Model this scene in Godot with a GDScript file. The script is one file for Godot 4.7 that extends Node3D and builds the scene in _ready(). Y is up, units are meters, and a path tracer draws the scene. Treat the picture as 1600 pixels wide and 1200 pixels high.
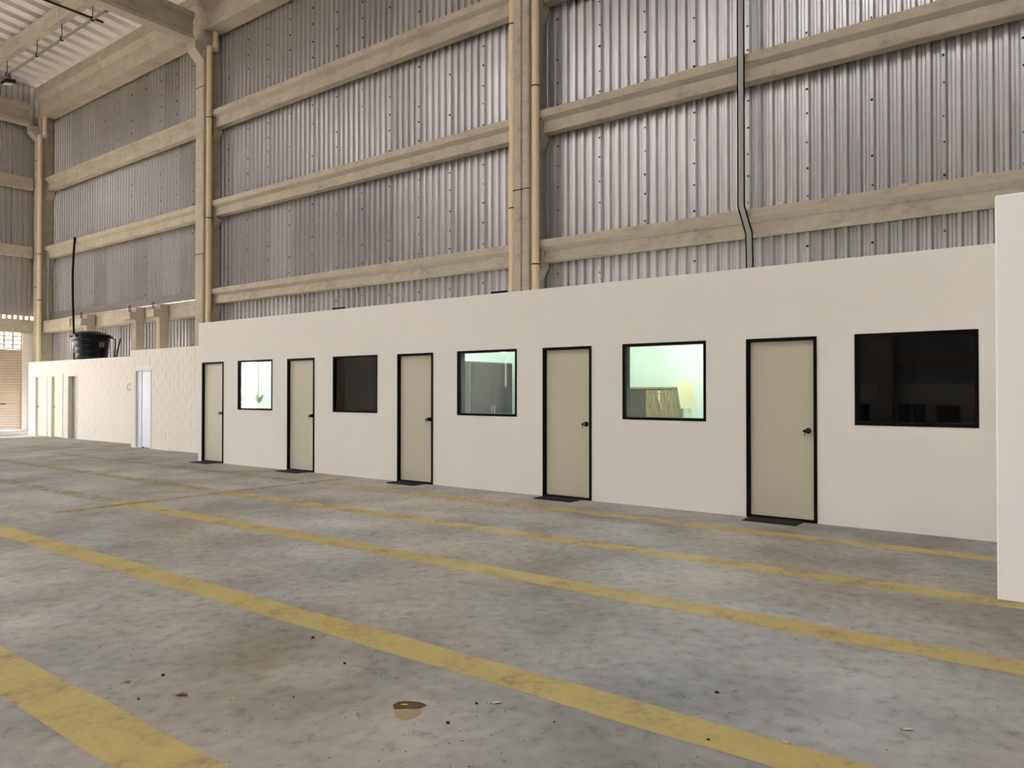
extends Node3D

# World: the office front wall is the plane z = 0, x runs along it to the right, y is up. The hall lies on the +z side.
const RIGHT_END := 15.0
const FAR := 34.0
const END := -32.75
const SHEET := -3.8

var rng := RandomNumberGenerator.new()
var M := {}
var used := {}

# ------------------------------------------------------------------ shapes
func mb() -> SurfaceTool:
	var st := SurfaceTool.new()
	st.begin(Mesh.PRIMITIVE_TRIANGLES)
	st.set_smooth_group(-1)
	return st

func tri(st: SurfaceTool, a: Vector3, b: Vector3, c: Vector3) -> void:
	# a, b, c run counter-clockwise seen from outside; Godot wants clockwise
	st.add_vertex(a); st.add_vertex(c); st.add_vertex(b)

func quad(st: SurfaceTool, a: Vector3, b: Vector3, c: Vector3, d: Vector3) -> void:
	tri(st, a, b, c); tri(st, a, c, d)

func box(st: SurfaceTool, lo: Vector3, hi: Vector3) -> void:
	var p := []
	for i in 8:
		p.append(Vector3(hi.x if i & 1 else lo.x, hi.y if i & 2 else lo.y, hi.z if i & 4 else lo.z))
	quad(st, p[4], p[5], p[7], p[6]); quad(st, p[1], p[0], p[2], p[3])
	quad(st, p[5], p[1], p[3], p[7]); quad(st, p[0], p[4], p[6], p[2])
	quad(st, p[6], p[7], p[3], p[2]); quad(st, p[0], p[1], p[5], p[4])

func bevel_box(st: SurfaceTool, lo: Vector3, hi: Vector3, c: float) -> void:
	# a box with chamfered edges
	var mid := (lo + hi) / 2
	var e := (hi - lo) / 2
	var q := e - Vector3(c, c, c)
	var faces := [[Vector3(1,0,0), Vector3(0,1,0), Vector3(0,0,1)], [Vector3(0,1,0), Vector3(0,0,1), Vector3(1,0,0)], [Vector3(0,0,1), Vector3(1,0,0), Vector3(0,1,0)]]
	for f in faces:
		var n: Vector3 = f[0]; var u: Vector3 = f[1]; var v: Vector3 = f[2]
		for s in [-1.0, 1.0]:
			var o: Vector3 = mid + n * s * (n * e).length()
			var a: Vector3 = u * (u * q).length(); var b: Vector3 = v * (v * q).length() * s
			quad(st, o - a - b, o + a - b, o + a + b, o - a + b)
		for s in [-1.0, 1.0]:
			for t in [-1.0, 1.0]:
				# edge that runs along n, between the faces u*s and v*t
				var l: Vector3 = n * (n * q).length()
				var p1: Vector3 = mid + u * s * (u * e).length() + v * t * (v * q).length()
				var p2: Vector3 = mid + u * s * (u * q).length() + v * t * (v * e).length()
				quad_in(st, p1 - l, p2 - l, p2 + l, p1 + l, mid)
	for x in [-1.0, 1.0]:
		for y in [-1.0, 1.0]:
			for z in [-1.0, 1.0]:
				var s := Vector3(x, y, z)
				tri_in(st, mid + s * Vector3(e.x, q.y, q.z), mid + s * Vector3(q.x, e.y, q.z), mid + s * Vector3(q.x, q.y, e.z), mid)

func tri_in(st: SurfaceTool, a: Vector3, b: Vector3, c: Vector3, inside: Vector3) -> void:
	if (b - a).cross(c - a).dot((a + b + c) / 3 - inside) >= 0: tri(st, a, b, c)
	else: tri(st, a, c, b)

func quad_in(st: SurfaceTool, a: Vector3, b: Vector3, c: Vector3, d: Vector3, inside: Vector3) -> void:
	tri_in(st, a, b, c, inside); tri_in(st, a, c, d, inside)

func prism(st: SurfaceTool, pts: Array, along: Vector3) -> void:
	# a polygon pushed along a direction; the caps are triangulated in their own plane
	var n := pts.size()
	var mid := Vector3.ZERO
	for p in pts: mid += p
	mid = mid / n
	var w := along.normalized()
	var u: Vector3 = (pts[1] - pts[0]).normalized()
	var v := w.cross(u)
	var flat := PackedVector2Array()
	for p in pts: flat.append(Vector2((p - mid).dot(u), (p - mid).dot(v)))
	var area := 0.0
	for i in n: area += flat[i].cross(flat[(i + 1) % n])
	var idx := Geometry2D.triangulate_polygon(flat)
	for k in range(0, idx.size(), 3):
		var a: Vector3 = pts[idx[k]]; var b: Vector3 = pts[idx[k + 1]]; var c: Vector3 = pts[idx[k + 2]]
		if (b - a).cross(c - a).dot(w) > 0:
			tri(st, a, c, b); tri(st, a + along, b + along, c + along)
		else:
			tri(st, a, b, c); tri(st, a + along, c + along, b + along)
	for i in n:
		var a: Vector3 = pts[i]; var b: Vector3 = pts[(i + 1) % n]
		if area > 0: quad(st, a, b, b + along, a + along)
		else: quad(st, b, a, a + along, b + along)

func tube(st: SurfaceTool, path: Array, r: float, n := 12) -> void:
	st.set_smooth_group(1)
	var rings := []
	for i in path.size():
		var t: Vector3 = (path[mini(i + 1, path.size() - 1)] - path[maxi(i - 1, 0)]).normalized()
		var side := t.cross(Vector3(0.31, 0.17, 0.93)).normalized()
		if rings.size():
			var last: Vector3 = rings[-1][0] - path[i - 1]
			side = (last - t * last.dot(t)).normalized()
		var other := t.cross(side)
		var ring := []
		for k in n:
			var a := TAU * k / n
			ring.append(path[i] + (side * cos(a) + other * sin(a)) * r)
		rings.append(ring)
	for i in path.size() - 1:
		for k in n:
			quad(st, rings[i][k], rings[i][(k + 1) % n], rings[i + 1][(k + 1) % n], rings[i + 1][k])
	st.set_smooth_group(-1)
	for k in n - 2:
		tri(st, rings[0][0], rings[0][k + 2], rings[0][k + 1])
		tri(st, rings[-1][0], rings[-1][k + 1], rings[-1][k + 2])

func lathe(st: SurfaceTool, prof: Array, at: Vector3, axis := Vector3.UP, n := 32) -> void:
	var w := axis.normalized()
	var u := w.cross(Vector3(0.2, 0.1, 0.97) if absf(w.z) < 0.9 else Vector3.RIGHT).normalized()
	var v := w.cross(u)
	for i in prof.size() - 1:
		st.set_smooth_group(1 + i)
		for k in n:
			var q := []
			for e in [[i, k], [i, k + 1], [i + 1, k + 1], [i + 1, k]]:
				var a: float = TAU * e[1] / n
				q.append(at + (u * cos(a) + v * sin(a)) * prof[e[0]].x + w * prof[e[0]].y)
			if prof[i].x < 1e-5: tri(st, q[0], q[2], q[3])
			elif prof[i + 1].x < 1e-5: tri(st, q[0], q[1], q[2])
			else: quad(st, q[0], q[1], q[2], q[3])
	st.set_smooth_group(-1)

func finish(st: SurfaceTool) -> ArrayMesh:
	st.generate_normals()
	st.index()
	return st.commit()

# ------------------------------------------------------------------ nodes
func put(called: String, shape, m: Material, parent: Node = self, at := Vector3.ZERO) -> MeshInstance3D:
	var o := MeshInstance3D.new()
	o.name = numbered(called) if parent == self else called
	o.mesh = finish(shape) if shape is SurfaceTool else shape
	o.material_override = m
	o.position = at
	parent.add_child(o, true)
	return o

func numbered(called: String) -> String:
	if not used.has(called):
		used[called] = 0
		return called
	used[called] += 1
	return "%s_%03d" % [called, used[called]]

func tag(o: Node, label: String, category: String, group := "", kind := "") -> Node:
	o.set_meta("label", label); o.set_meta("category", category)
	if group: o.set_meta("group", group)
	if kind: o.set_meta("kind", kind)
	return o

func thing(called: String, label: String, category: String, at := Vector3.ZERO, group := "", kind := "") -> Node3D:
	var o := Node3D.new()
	o.name = numbered(called)
	o.position = at
	add_child(o)
	tag(o, label, category, group, kind)
	return o

func says(o: Node, label: String) -> Node:
	o.set_meta("label", label)
	return o

# ------------------------------------------------------------------ materials
func mat(color: Color, rough := 0.7, metal := 0.0, tex: Texture2D = null, scale := Vector3.ONE) -> StandardMaterial3D:
	var m := StandardMaterial3D.new()
	m.albedo_color = color
	m.roughness = rough
	m.metallic = metal
	if tex:
		m.albedo_texture = tex
		m.uv1_triplanar = true
		m.uv1_world_triplanar = true
		m.uv1_scale = scale
	return m

func c8(r: int, g: int, b: int) -> Color:
	return Color8(r, g, b)

func field(seed_: int, size: int, freq: float, octaves := 4, warp := 0.0) -> PackedByteArray:
	var n := FastNoiseLite.new()
	n.seed = seed_
	n.noise_type = FastNoiseLite.TYPE_SIMPLEX_SMOOTH
	n.frequency = freq
	n.fractal_octaves = octaves
	if warp > 0:
		n.domain_warp_enabled = true
		n.domain_warp_amplitude = warp
		n.domain_warp_frequency = freq * 0.7
	var im := n.get_seamless_image(size, size)
	im.convert(Image.FORMAT_L8)
	return im.get_data()

func ramp_tex(size: int, fields: Array, weights: Array, stops: Array) -> ImageTexture:
	# several noise fields added up and looked up in a list of colours
	var g := Gradient.new()
	var offs := PackedFloat32Array(); var cols := PackedColorArray()
	for s in stops:
		offs.append(s[0]); cols.append(s[1])
	g.offsets = offs; g.colors = cols
	var lut := PackedByteArray()
	for i in 256:
		var c := g.sample(i / 255.0)
		lut.append(c.r8); lut.append(c.g8); lut.append(c.b8); lut.append(c.a8)
	var out := PackedByteArray()
	out.resize(size * size * 4)
	var total := 0.0
	for w in weights: total += w
	for i in size * size:
		var s := 0.0
		for k in fields.size(): s += fields[k][i] * weights[k]
		var q := clampi(int((s / total - 128.0) * 1.6 + 128.0), 0, 255) * 4
		var j := i * 4
		out[j] = lut[q]; out[j + 1] = lut[q + 1]; out[j + 2] = lut[q + 2]; out[j + 3] = lut[q + 3]
	var im := Image.create_from_data(size, size, false, Image.FORMAT_RGBA8, out)
	im.generate_mipmaps()
	return ImageTexture.create_from_image(im)

func floor_texture(size: int) -> ImageTexture:
	# power-trowelled concrete: pale and dark clouds, a slow drift between bluish and brownish grey, pores
	var a := field(11, size, 0.0035, 5, 60.0)
	var b := field(12, size, 0.012, 4, 40.0)
	var h := field(13, size, 0.004, 3, 30.0)
	var d := field(14, size, 0.09, 3)
	var out := PackedByteArray()
	out.resize(size * size * 3)
	for i in size * size:
		var v: float = (a[i] - 128) * 0.17 + (b[i] - 128) * 0.15 + (d[i] - 128) * 0.05
		var t: float = (h[i] - 128) / 128.0
		var spot := -26.0 if d[i] > 226 else 0.0
		out[i * 3] = clampi(int(167 + v + t * 5 + spot), 0, 255)
		out[i * 3 + 1] = clampi(int(164 + v + spot), 0, 255)
		out[i * 3 + 2] = clampi(int(158 + v - t * 7 + spot), 0, 255)
	var im := Image.create_from_data(size, size, false, Image.FORMAT_RGB8, out)
	im.generate_mipmaps()
	return ImageTexture.create_from_image(im)

func make_materials() -> void:
	var f1 := field(1, 512, 0.006, 5, 20.0)
	var f2 := field(2, 512, 0.03, 4)
	var f3 := field(3, 512, 0.12, 2)
	var concrete := ramp_tex(512, [f1, f2, f3], [1.0, 0.7, 0.35], [[0.0, c8(158, 148, 128)], [0.3, c8(178, 168, 148)], [0.7, c8(187, 177, 156)], [1.0, c8(198, 188, 168)]])
	M.concrete = mat(Color.WHITE, 0.85, 0.0, concrete, Vector3(0.3, 0.55, 0.3))
	var zinc := ramp_tex(512, [f1, f2, f3], [0.6, 0.8, 0.5], [[0.0, c8(196, 194, 193)], [0.4, c8(212, 210, 210)], [0.7, c8(219, 217, 217)], [1.0, c8(230, 229, 229)]])
	M.zinc = []
	for k in 5:
		var s: float = [0.93, 0.9, 0.87, 0.91, 0.85][k]
		var zm := mat(Color(s, s, s), 0.3, 0.75, zinc, Vector3(0.9, 0.04, 0.9))
		zm.uv1_offset = Vector3(k * 0.37, k * 0.21, 0)
		M.zinc.append(zm)
	var plaster := ramp_tex(512, [f1, f2, f3], [1.0, 0.5, 0.2], [[0.0, c8(233, 230, 224)], [0.5, c8(235, 232, 226)], [1.0, c8(237, 234, 229)]])
	M.roof = mat(c8(250, 246, 246), 0.6, 0.0, plaster, Vector3(0.4, 0.4, 0.1))
	M.white = mat(c8(244, 242, 240), 0.75, 0.0, plaster, Vector3(0.4, 0.4, 0.4))
	M.lit_white = mat(c8(247, 245, 240), 0.7)  # jutting wall: stronger light on it is put into a whiter colour
	M.block = mat(c8(248, 244, 238), 0.8, 0.0, plaster, Vector3(0.9, 0.9, 0.9))
	M.joint = mat(c8(232, 228, 222), 0.9)
	M.mint = mat(c8(226, 240, 231), 0.7)
	M.ceiling_white = mat(c8(226, 232, 226), 0.8)
	M.cream = mat(c8(188, 182, 159), 0.5)
	M.pale_door = mat(c8(236, 226, 196), 0.6)
	M.blue_door = mat(c8(206, 214, 226), 0.45)
	M.grey_door = mat(c8(150, 142, 122), 0.6)
	M.black = mat(c8(9, 8, 8), 0.6)
	M.black.metallic_specular = 0.2
	M.black_gloss = mat(c8(18, 16, 18), 0.2)
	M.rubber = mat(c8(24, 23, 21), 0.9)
	M.pipe = mat(c8(224, 206, 164), 0.4)
	M.pvc = mat(c8(226, 220, 206), 0.4)
	M.galv = mat(c8(150, 150, 144), 0.5, 0.5)
	M.steel_white = mat(c8(186, 170, 148), 0.65)
	M.tank = mat(c8(8, 13, 28), 0.25)
	M.tank.metallic_specular = 0.35
	M.sticker = mat(c8(104, 102, 104), 0.6)
	M.clip = mat(c8(206, 194, 170), 0.7)
	M.leaf_orange = mat(c8(176, 118, 70), 0.8)
	M.leaf_brown = mat(c8(104, 66, 38), 0.8)
	M.leaf_tan = mat(c8(206, 184, 140), 0.8)
	M.grit = mat(c8(40, 36, 32), 0.9)
	M.stain = mat(c8(82, 60, 28), 0.5)
	M.chipped = mat(c8(158, 138, 106), 0.95)
	M.outside = mat(c8(186, 180, 166), 0.9)
	M.chair = mat(c8(240, 234, 196), 0.6)
	M.plant = mat(c8(96, 150, 72), 0.6)
	M.terracotta = mat(c8(214, 140, 100), 0.8)
	M.board = mat(c8(240, 240, 236), 0.3)
	M.dark_panel = mat(c8(38, 41, 42), 0.55)
	M.dark_panel.metallic_specular = 0.3
	M.grey_panel = mat(c8(92, 100, 98), 0.5)
	M.painted_reflection = mat(c8(34, 46, 44), 0.5)  # dark reflection on the wooden cupboard, put into the door colour
	M.painted_reflection.metallic_specular = 0.3
	var wood := ramp_tex(256, [field(5, 256, 0.02, 4)], [1.0], [[0.0, c8(112, 98, 72)], [1.0, c8(160, 144, 110)]])
	M.wood = mat(Color.WHITE, 0.55, 0.0, wood, Vector3(6.0, 0.6, 6.0))
	M.drum = mat(c8(24, 84, 72), 0.35)
	M.crate = mat(c8(92, 66, 52), 0.8)
	M.lamp_body = mat(c8(28, 28, 30), 0.5)
	M.lamp_glass = mat(c8(236, 236, 230), 0.2)
	var fl := floor_texture(1024)
	var fine := ramp_tex(1024, [field(21, 1024, 0.02, 5, 14.0), field(22, 1024, 0.15, 2)], [1.0, 0.35], [[0.0, c8(206, 203, 198)], [0.3, c8(240, 239, 236)], [1.0, c8(255, 255, 255)]])
	var fm := StandardMaterial3D.new()
	fm.albedo_texture = fl
	fm.uv1_scale = Vector3(1, 1, 1)
	fm.roughness = 0.68
	fm.metallic_specular = 0.3
	fm.detail_enabled = true
	fm.detail_albedo = fine
	fm.detail_blend_mode = BaseMaterial3D.BLEND_MODE_MUL
	fm.detail_uv_layer = BaseMaterial3D.DETAIL_UV_2
	M.floor = fm
	# worn road paint: the paint is missing where the alpha of its texture is low
	var paint := ramp_tex(512, [field(31, 512, 0.008, 5, 25.0), field(32, 512, 0.06, 3)], [1.0, 0.6], [[0.0, Color8(186, 166, 112, 160)], [0.3, Color8(188, 167, 108, 210)], [0.55, Color8(191, 169, 106, 225)], [1.0, Color8(195, 172, 106, 236)]])
	var faded := ramp_tex(512, [field(33, 512, 0.008, 5, 25.0), field(34, 512, 0.06, 3)], [1.0, 0.6], [[0.0, Color8(150, 140, 104, 0)], [0.45, Color8(170, 148, 90, 60)], [0.7, Color8(186, 158, 86, 190)], [1.0, Color8(196, 168, 90, 235)]])
	for e in [["paint", paint], ["faded", faded]]:
		var pm := mat(Color.WHITE, 0.6, 0.0, e[1], Vector3(0.5, 0.5, 0.5))
		pm.transparency = BaseMaterial3D.TRANSPARENCY_ALPHA
		M[e[0]] = pm
	M.translucent = mat(Color(0.93, 0.93, 0.9), 0.7)
	M.translucent.backlight_enabled = true
	M.translucent.backlight = Color(1, 1, 1)
	M.glass = glass(Color(0.93, 0.98, 0.96, 0.015))
	M.tinted = glass(Color(0.012, 0.014, 0.014, 0.86))

func glass(c: Color) -> StandardMaterial3D:
	var m := StandardMaterial3D.new()
	m.albedo_color = c
	m.transparency = BaseMaterial3D.TRANSPARENCY_ALPHA
	m.roughness = 0.02
	m.metallic_specular = 0.5
	return m

# ------------------------------------------------------------------ start
func _ready() -> void:
	rng.seed = 4711
	# --- camera
	var cam := Camera3D.new()
	cam.name = "camera"
	cam.fov = rad_to_deg(2.0 * atan(600.0 / 1160.0))
	cam.position = Vector3(0, 1.506, 8.88)
	cam.rotation_degrees = Vector3(0.593, 36.76, 0)
	cam.far = 400
	add_child(cam)
	cam.current = true
	# --- overcast sky; it reaches the hall only through the open doors and the translucent roof strips
	var sm := ProceduralSkyMaterial.new()
	sm.sky_top_color = Color(0.90, 0.93, 1.0)
	sm.sky_horizon_color = Color(1.0, 0.98, 0.95)
	sm.ground_bottom_color = Color(0.62, 0.58, 0.52)
	sm.ground_horizon_color = Color(0.8, 0.77, 0.72)
	sm.energy_multiplier = 12.0
	sm.sun_angle_max = 2.0
	var sky := Sky.new()
	sky.sky_material = sm
	var env := Environment.new()
	env.background_mode = Environment.BG_SKY
	env.sky = sky
	env.tonemap_mode = Environment.TONE_MAPPER_LINEAR
	env.tonemap_exposure = 0.93
	env.sdfgi_enabled = true
	env.ssao_enabled = true
	env.ssil_enabled = true
	var we := WorldEnvironment.new()
	we.name = "environment"
	we.environment = env
	add_child(we)

	# --- hazy sun: low, from beyond the far end wall, it falls through the open doors there onto the floor
	var sun := DirectionalLight3D.new()
	sun.name = "sun"
	sun.light_color = Color(1.0, 0.96, 0.91)
	sun.light_energy = 15.0
	sun.light_angular_distance = 3.0
	sun.shadow_enabled = true
	add_child(sun)
	sun.look_at_from_position(Vector3.ZERO, Vector3(1.0, -0.75, -0.22))

	make_materials()
	build_floor()
	build_back_wall()
	build_end_wall()
	build_roof()
	build_other_walls()
	build_columns()
	build_beams()
	build_office()
	build_rooms()
	build_block_rooms()
	build_pipes()
	build_left_bay()
	build_hall_lamp()
	build_far_side()
	build_litter()

# ------------------------------------------------------------------ floor
func build_floor() -> void:
	var st := mb()
	var lo := Vector3(END - 0.3, -0.25, SHEET - 0.4)
	var hi := Vector3(RIGHT_END + 0.3, 0, FAR + 0.4)
	# top with its own texture coordinates: 14 m a repeat, 2.6 m for the fine layer
	var pts := [Vector3(lo.x, 0, lo.z), Vector3(lo.x, 0, hi.z), Vector3(hi.x, 0, hi.z), Vector3(hi.x, 0, lo.z)]
	for k in [0, 2, 1, 0, 3, 2]:
		var p: Vector3 = pts[k]
		st.set_uv(Vector2(p.x * 0.92 + p.z * 0.39, p.z * 0.92 - p.x * 0.39) / 14.0)
		st.set_uv2(Vector2(p.x * 0.8 - p.z * 0.6, p.z * 0.8 + p.x * 0.6) / 2.6)
		st.add_vertex(p)
	box(st, lo, Vector3(hi.x, -0.004, hi.z))
	var f := put("floor", st, M.floor)
	tag(f, "grey polished concrete warehouse floor with worn yellow parking lines", "floor", "", "structure")
	# painted lines: [z from, z to, x from, x to, material]
	var rows := [
		[0.80, 1.03, -9.7, -0.45, "paint"], [0.86, 1.09, -20.0, -9.9, "faded"],
		[2.40, 2.64, -10.2, 6.0, "paint"], [2.40, 2.64, -24.0, -10.4, "faded"],
		[3.84, 4.10, -10.4, 9.0, "paint"], [3.84, 4.10, -24.0, -10.6, "faded"],
		[5.61, 5.86, -9.8, 12.0, "paint"], [5.61, 5.86, -22.0, -10.0, "faded"],
		[7.16, 7.44, -9.8, 12.0, "paint"]]
	for r in rows:
		var b := mb()
		stripe(b, r[2], r[3], r[0], r[1])
		says(put("painted_line", b, M[r[4]], f), "worn yellow painted floor line" if r[4] == "paint" else "faint worn away yellow floor line")
	var b2 := mb()
	stripe(b2, -10.2, -9.98, 0.3, 4.9)
	says(put("painted_line", b2, M.faded, f), "faint yellow cross line")
	# ground outside the doors
	var g := mb()
	box(g, Vector3(-120, -0.4, -60), Vector3(END - 0.3, -0.02, 120))
	box(g, Vector3(END - 0.3, -0.4, FAR + 0.4), Vector3(90, -0.02, 120))
	tag(put("ground", g, M.outside), "pale paved yard outside the open warehouse doors", "ground", "", "structure")

func stripe(st: SurfaceTool, x0: float, x1: float, z0: float, z1: float) -> void:
	# a coat of paint: a film on the floor whose long edges waver a little
	var along_x := x1 - x0 > z1 - z0
	var n := 40
	for i in n:
		var q := []
		for e in [[i, 0], [i, 1], [i + 1, 1], [i + 1, 0]]:
			var t: float = float(e[0]) / n
			var wv: float = 0.008 * sin(e[0] * 2.3 + e[1] * 1.7 + z0 * 5.0)
			if along_x: q.append(Vector3(lerpf(x0, x1, t), 0.0015, (z0 if e[1] == 0 else z1) + wv))
			else: q.append(Vector3((x0 if e[1] == 0 else x1) + wv, 0.0015, lerpf(z0, z1, t)))
		if along_x: quad(st, q[0], q[1], q[2], q[3])
		else: quad(st, q[3], q[2], q[1], q[0])

# ------------------------------------------------------------------ corrugated sheets
func profile(width: float, pitch: float, depth: float, crest: float, slope: float) -> Array:
	var out := []
	var n := int(round(width / pitch))
	var pan := pitch - crest - 2 * slope
	for i in n:
		var x := i * pitch
		out.append(Vector2(x, -depth)); out.append(Vector2(x + pan, -depth))
		out.append(Vector2(x + pan + slope, 0)); out.append(Vector2(x + pan + slope + crest, 0))
	out.append(Vector2(n * pitch, -depth))
	return out

func sheet_mesh(width: float, h: float, depth := 0.058) -> ArrayMesh:
	# stands in the xy plane, ribs towards +z, with a stiffening bead in every pan
	var st := mb()
	var p := profile(width, 0.196, depth, 0.05, 0.03)
	var q := []
	for i in p.size():
		q.append(p[i])
		if i % 4 == 0 and i + 1 < p.size():
			var m: float = (p[i].x + p[i + 1].x) / 2
			q.append(Vector2(m - 0.008, p[i].y)); q.append(Vector2(m, p[i].y + 0.005)); q.append(Vector2(m + 0.008, p[i].y))
	# the lap: the last pan's lip stands a little proud of the next sheet
	for i in q.size() - 1:
		quad(st, Vector3(q[i].x, 0, q[i].y), Vector3(q[i + 1].x, 0, q[i + 1].y), Vector3(q[i + 1].x, h, q[i + 1].y), Vector3(q[i].x, h, q[i].y))
	var e: Vector2 = q[-1]
	quad(st, Vector3(e.x, 0, e.y), Vector3(e.x + 0.02, 0, e.y + 0.004), Vector3(e.x + 0.02, h, e.y + 0.004), Vector3(e.x, h, e.y))
	return finish(st)

func build_back_wall() -> void:
	var w := thing("wall_back", "tall corrugated galvanised metal wall behind the white offices", "wall", Vector3(END, 0, SHEET), "", "structure")
	var low := sheet_mesh(0.98, 5.1)
	var mid := sheet_mesh(0.98, 3.0)
	var top := sheet_mesh(0.98, 3.6)
	var n := 37
	for i in n:
		for r in 3:
			var k := rng.randi_range(0, 4)
			var o := put("metal_sheet", [low, mid, top][r], M.zinc[k], w, Vector3(i * 0.98, [1.85, 6.93, 9.62][r], -0.004 * r))
			o.rotation.y = rng.randf_range(-0.002, 0.002)
	# screw heads along the laps
	var st := mb()
	for i in n:
		for j in 24:
			if rng.randf() < 0.18: continue
			var p := Vector3(i * 0.98 + 0.98 - 0.05 + rng.randf_range(-0.006, 0.006), 3.0 + j * 0.44 + rng.randf_range(-0.04, 0.04), 0.0)
			var s := rng.randf_range(0.009, 0.017)
			box(st, p - Vector3(s, s, 0.01), p + Vector3(s, s, 0.014))
	var sc := put("screw_heads", st, M.grit, w)
	sc.set_meta("kind", "stuff")

func build_end_wall() -> void:
	var w := thing("wall_end", "corrugated metal end wall beside the roller door", "wall", Vector3(END, 0, 0), "", "structure")
	# sheets above the lintel, ribs towards the hall (+x)
	var m := sheet_mesh(0.98, 9.3)
	for i in 39:
		var o := put("metal_sheet", m, M.zinc[rng.randi_range(0, 4)], w, Vector3(0, 4.47, -3.1 - 0.7 + 0.98 * (i + 1)))
		o.rotation.y = PI / 2
	# plain gable above the sheets, up to the slope of the roof
	var gb := mb()
	prism(gb, [Vector3(-0.1, 13.5, SHEET - 0.3), Vector3(-0.1, 13.5, FAR + 0.3), Vector3(-0.1, roof_y(FAR) + 0.1, FAR + 0.3), Vector3(-0.1, roof_y(15.3) + 0.1, 15.3), Vector3(-0.1, roof_y(SHEET) + 0.1, SHEET - 0.3)], Vector3(0.05, 0, 0))
	put("gable", gb, M.zinc[3], w)
	var comb := mb()
	for i in 190:
		var z := SHEET + i * 0.196
		box(comb, Vector3(-0.05, 4.30, z), Vector3(-0.01, 4.50, z + 0.10))
	put("closure_strip", comb, M.concrete, w)
	# lintel beam, jambs, blockwork below: z spans [from, to, what]
	var lin := mb()
	bevel_box(lin, Vector3(-0.12, 3.80, SHEET), Vector3(0.12, 4.33, FAR), 0.015)
	put("lintel", lin, M.concrete, w)
	var spans := [[SHEET, -2.90], [0.70, 1.20], [6.2, 7.4], [13.4, 15.0], [19.0, FAR]]
	for s in spans:
		var j := mb()
		bevel_box(j, Vector3(-0.15, 0, s[0]), Vector3(0.08, 3.80, s[1]), 0.01)
		put("pier", j, M.block, w)
	# breeze blocks above the closed roller door
	for r in 4:
		for i in 12:
			var st := mb()
			var z := -2.90 + i * 0.3
			var y := 3.15 + r * 0.1625
			# a shallow tray with a pointed rib below and a web at each end
			prism(st, [Vector3(-0.08, y, z), Vector3(-0.08, y, z + 0.3), Vector3(-0.08, y + 0.05, z + 0.3), Vector3(-0.08, y + 0.045, z + 0.18), Vector3(-0.08, y + 0.075, z + 0.15), Vector3(-0.08, y + 0.045, z + 0.12), Vector3(-0.08, y + 0.05, z)], Vector3(0.1, 0, 0))
			box(st, Vector3(-0.08, y + 0.05, z), Vector3(0.02, y + 0.1625, z + 0.035)); box(st, Vector3(-0.08, y + 0.05, z + 0.275), Vector3(0.02, y + 0.1625, z + 0.3))
			put("breeze_block", st, M.steel_white, w)
	# roller door
	var d := thing("door_6", "cream slatted roller shutter door, closed, in the far end wall", "door", Vector3(END, 0, 0), "", "structure")
	for i in 30:
		var st := mb()
		var y := 0.02 + i * 0.104
		var pr := [Vector3(0.0, y, -2.88), Vector3(0.0, y + 0.106, -2.88), Vector3(0.016, y + 0.09, -2.88), Vector3(0.026, y + 0.05, -2.88), Vector3(0.018, y + 0.012, -2.88)]
		prism(st, pr, Vector3(0, 0, 3.56))
		put("slat", st, M.steel_white, d)
	var gd := mb()
	box(gd, Vector3(-0.03, 0, -2.92), Vector3(0.05, 3.16, -2.87)); box(gd, Vector3(-0.03, 0, 0.67), Vector3(0.05, 3.16, 0.72))
	put("guide_rail", gd, M.steel_white, d)
	var hd := mb()
	box(hd, Vector3(0.02, 1.02, -2.35), Vector3(0.06, 1.05, -2.18))
	put("handle", hd, M.black, d)
	# a second closed shutter further along the same wall, mirrored by the dark office glass
	var d2 := thing("door_7", "wide cream roller shutter door reflected in the dark office window", "door", Vector3(END, 0, 0), "", "structure")
	for i in 19:
		var st := mb()
		var y := 0.01 + i * 0.2
		prism(st, [Vector3(0.0, y, 15.0), Vector3(0.0, y + 0.202, 15.0), Vector3(0.03, y + 0.16, 15.0), Vector3(0.03, y + 0.03, 15.0)], Vector3(0, 0, 4.0))
		put("slat", st, M.steel_white, d2)

# ------------------------------------------------------------------ roof
func roof_y(z: float) -> float:
	return 13.55 + 0.10 * (minf(z, 30.6 - z) + 3.3)

func build_roof() -> void:
	var w := thing("roof", "pale ribbed metal roof seen from below", "roof", Vector3.ZERO, "", "structure")
	var p := profile(0.7, 0.7, 0.15, 0.38, 0.03)
	# three lengths to each side of the ridge; the middle one of some panels is translucent sheeting
	var runs := [[SHEET - 0.3, 7.0], [7.0, 13.5], [13.5, 15.3], [15.3, 17.0], [17.0, 28.0], [28.0, FAR + 0.3]]
	for k in runs.size():
		var z0: float = runs[k][0]; var z1: float = runs[k][1]
		var st := mb()
		for i in p.size() - 1:
			quad(st, Vector3(p[i].x, roof_y(z0) - p[i].y, z0), Vector3(p[i + 1].x, roof_y(z0) - p[i + 1].y, z0), Vector3(p[i + 1].x, roof_y(z1) - p[i + 1].y, z1), Vector3(p[i].x, roof_y(z1) - p[i].y, z1))
		var mesh := finish(st)
		for i in 70:
			var lit: bool = (k == 1 and (i % 4 == 1 if i < 36 else i % 2 == 1) and i < 54) or (k == 4 and i % 6 == 2 and i < 38)
			var o := put("translucent_panel" if lit else "roof_panel", mesh, M.translucent if lit else M.roof, w, Vector3(END - 0.5 + 0.7 * i, 0, 0))
			if lit: says(o, "milky translucent roof sheet")

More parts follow.
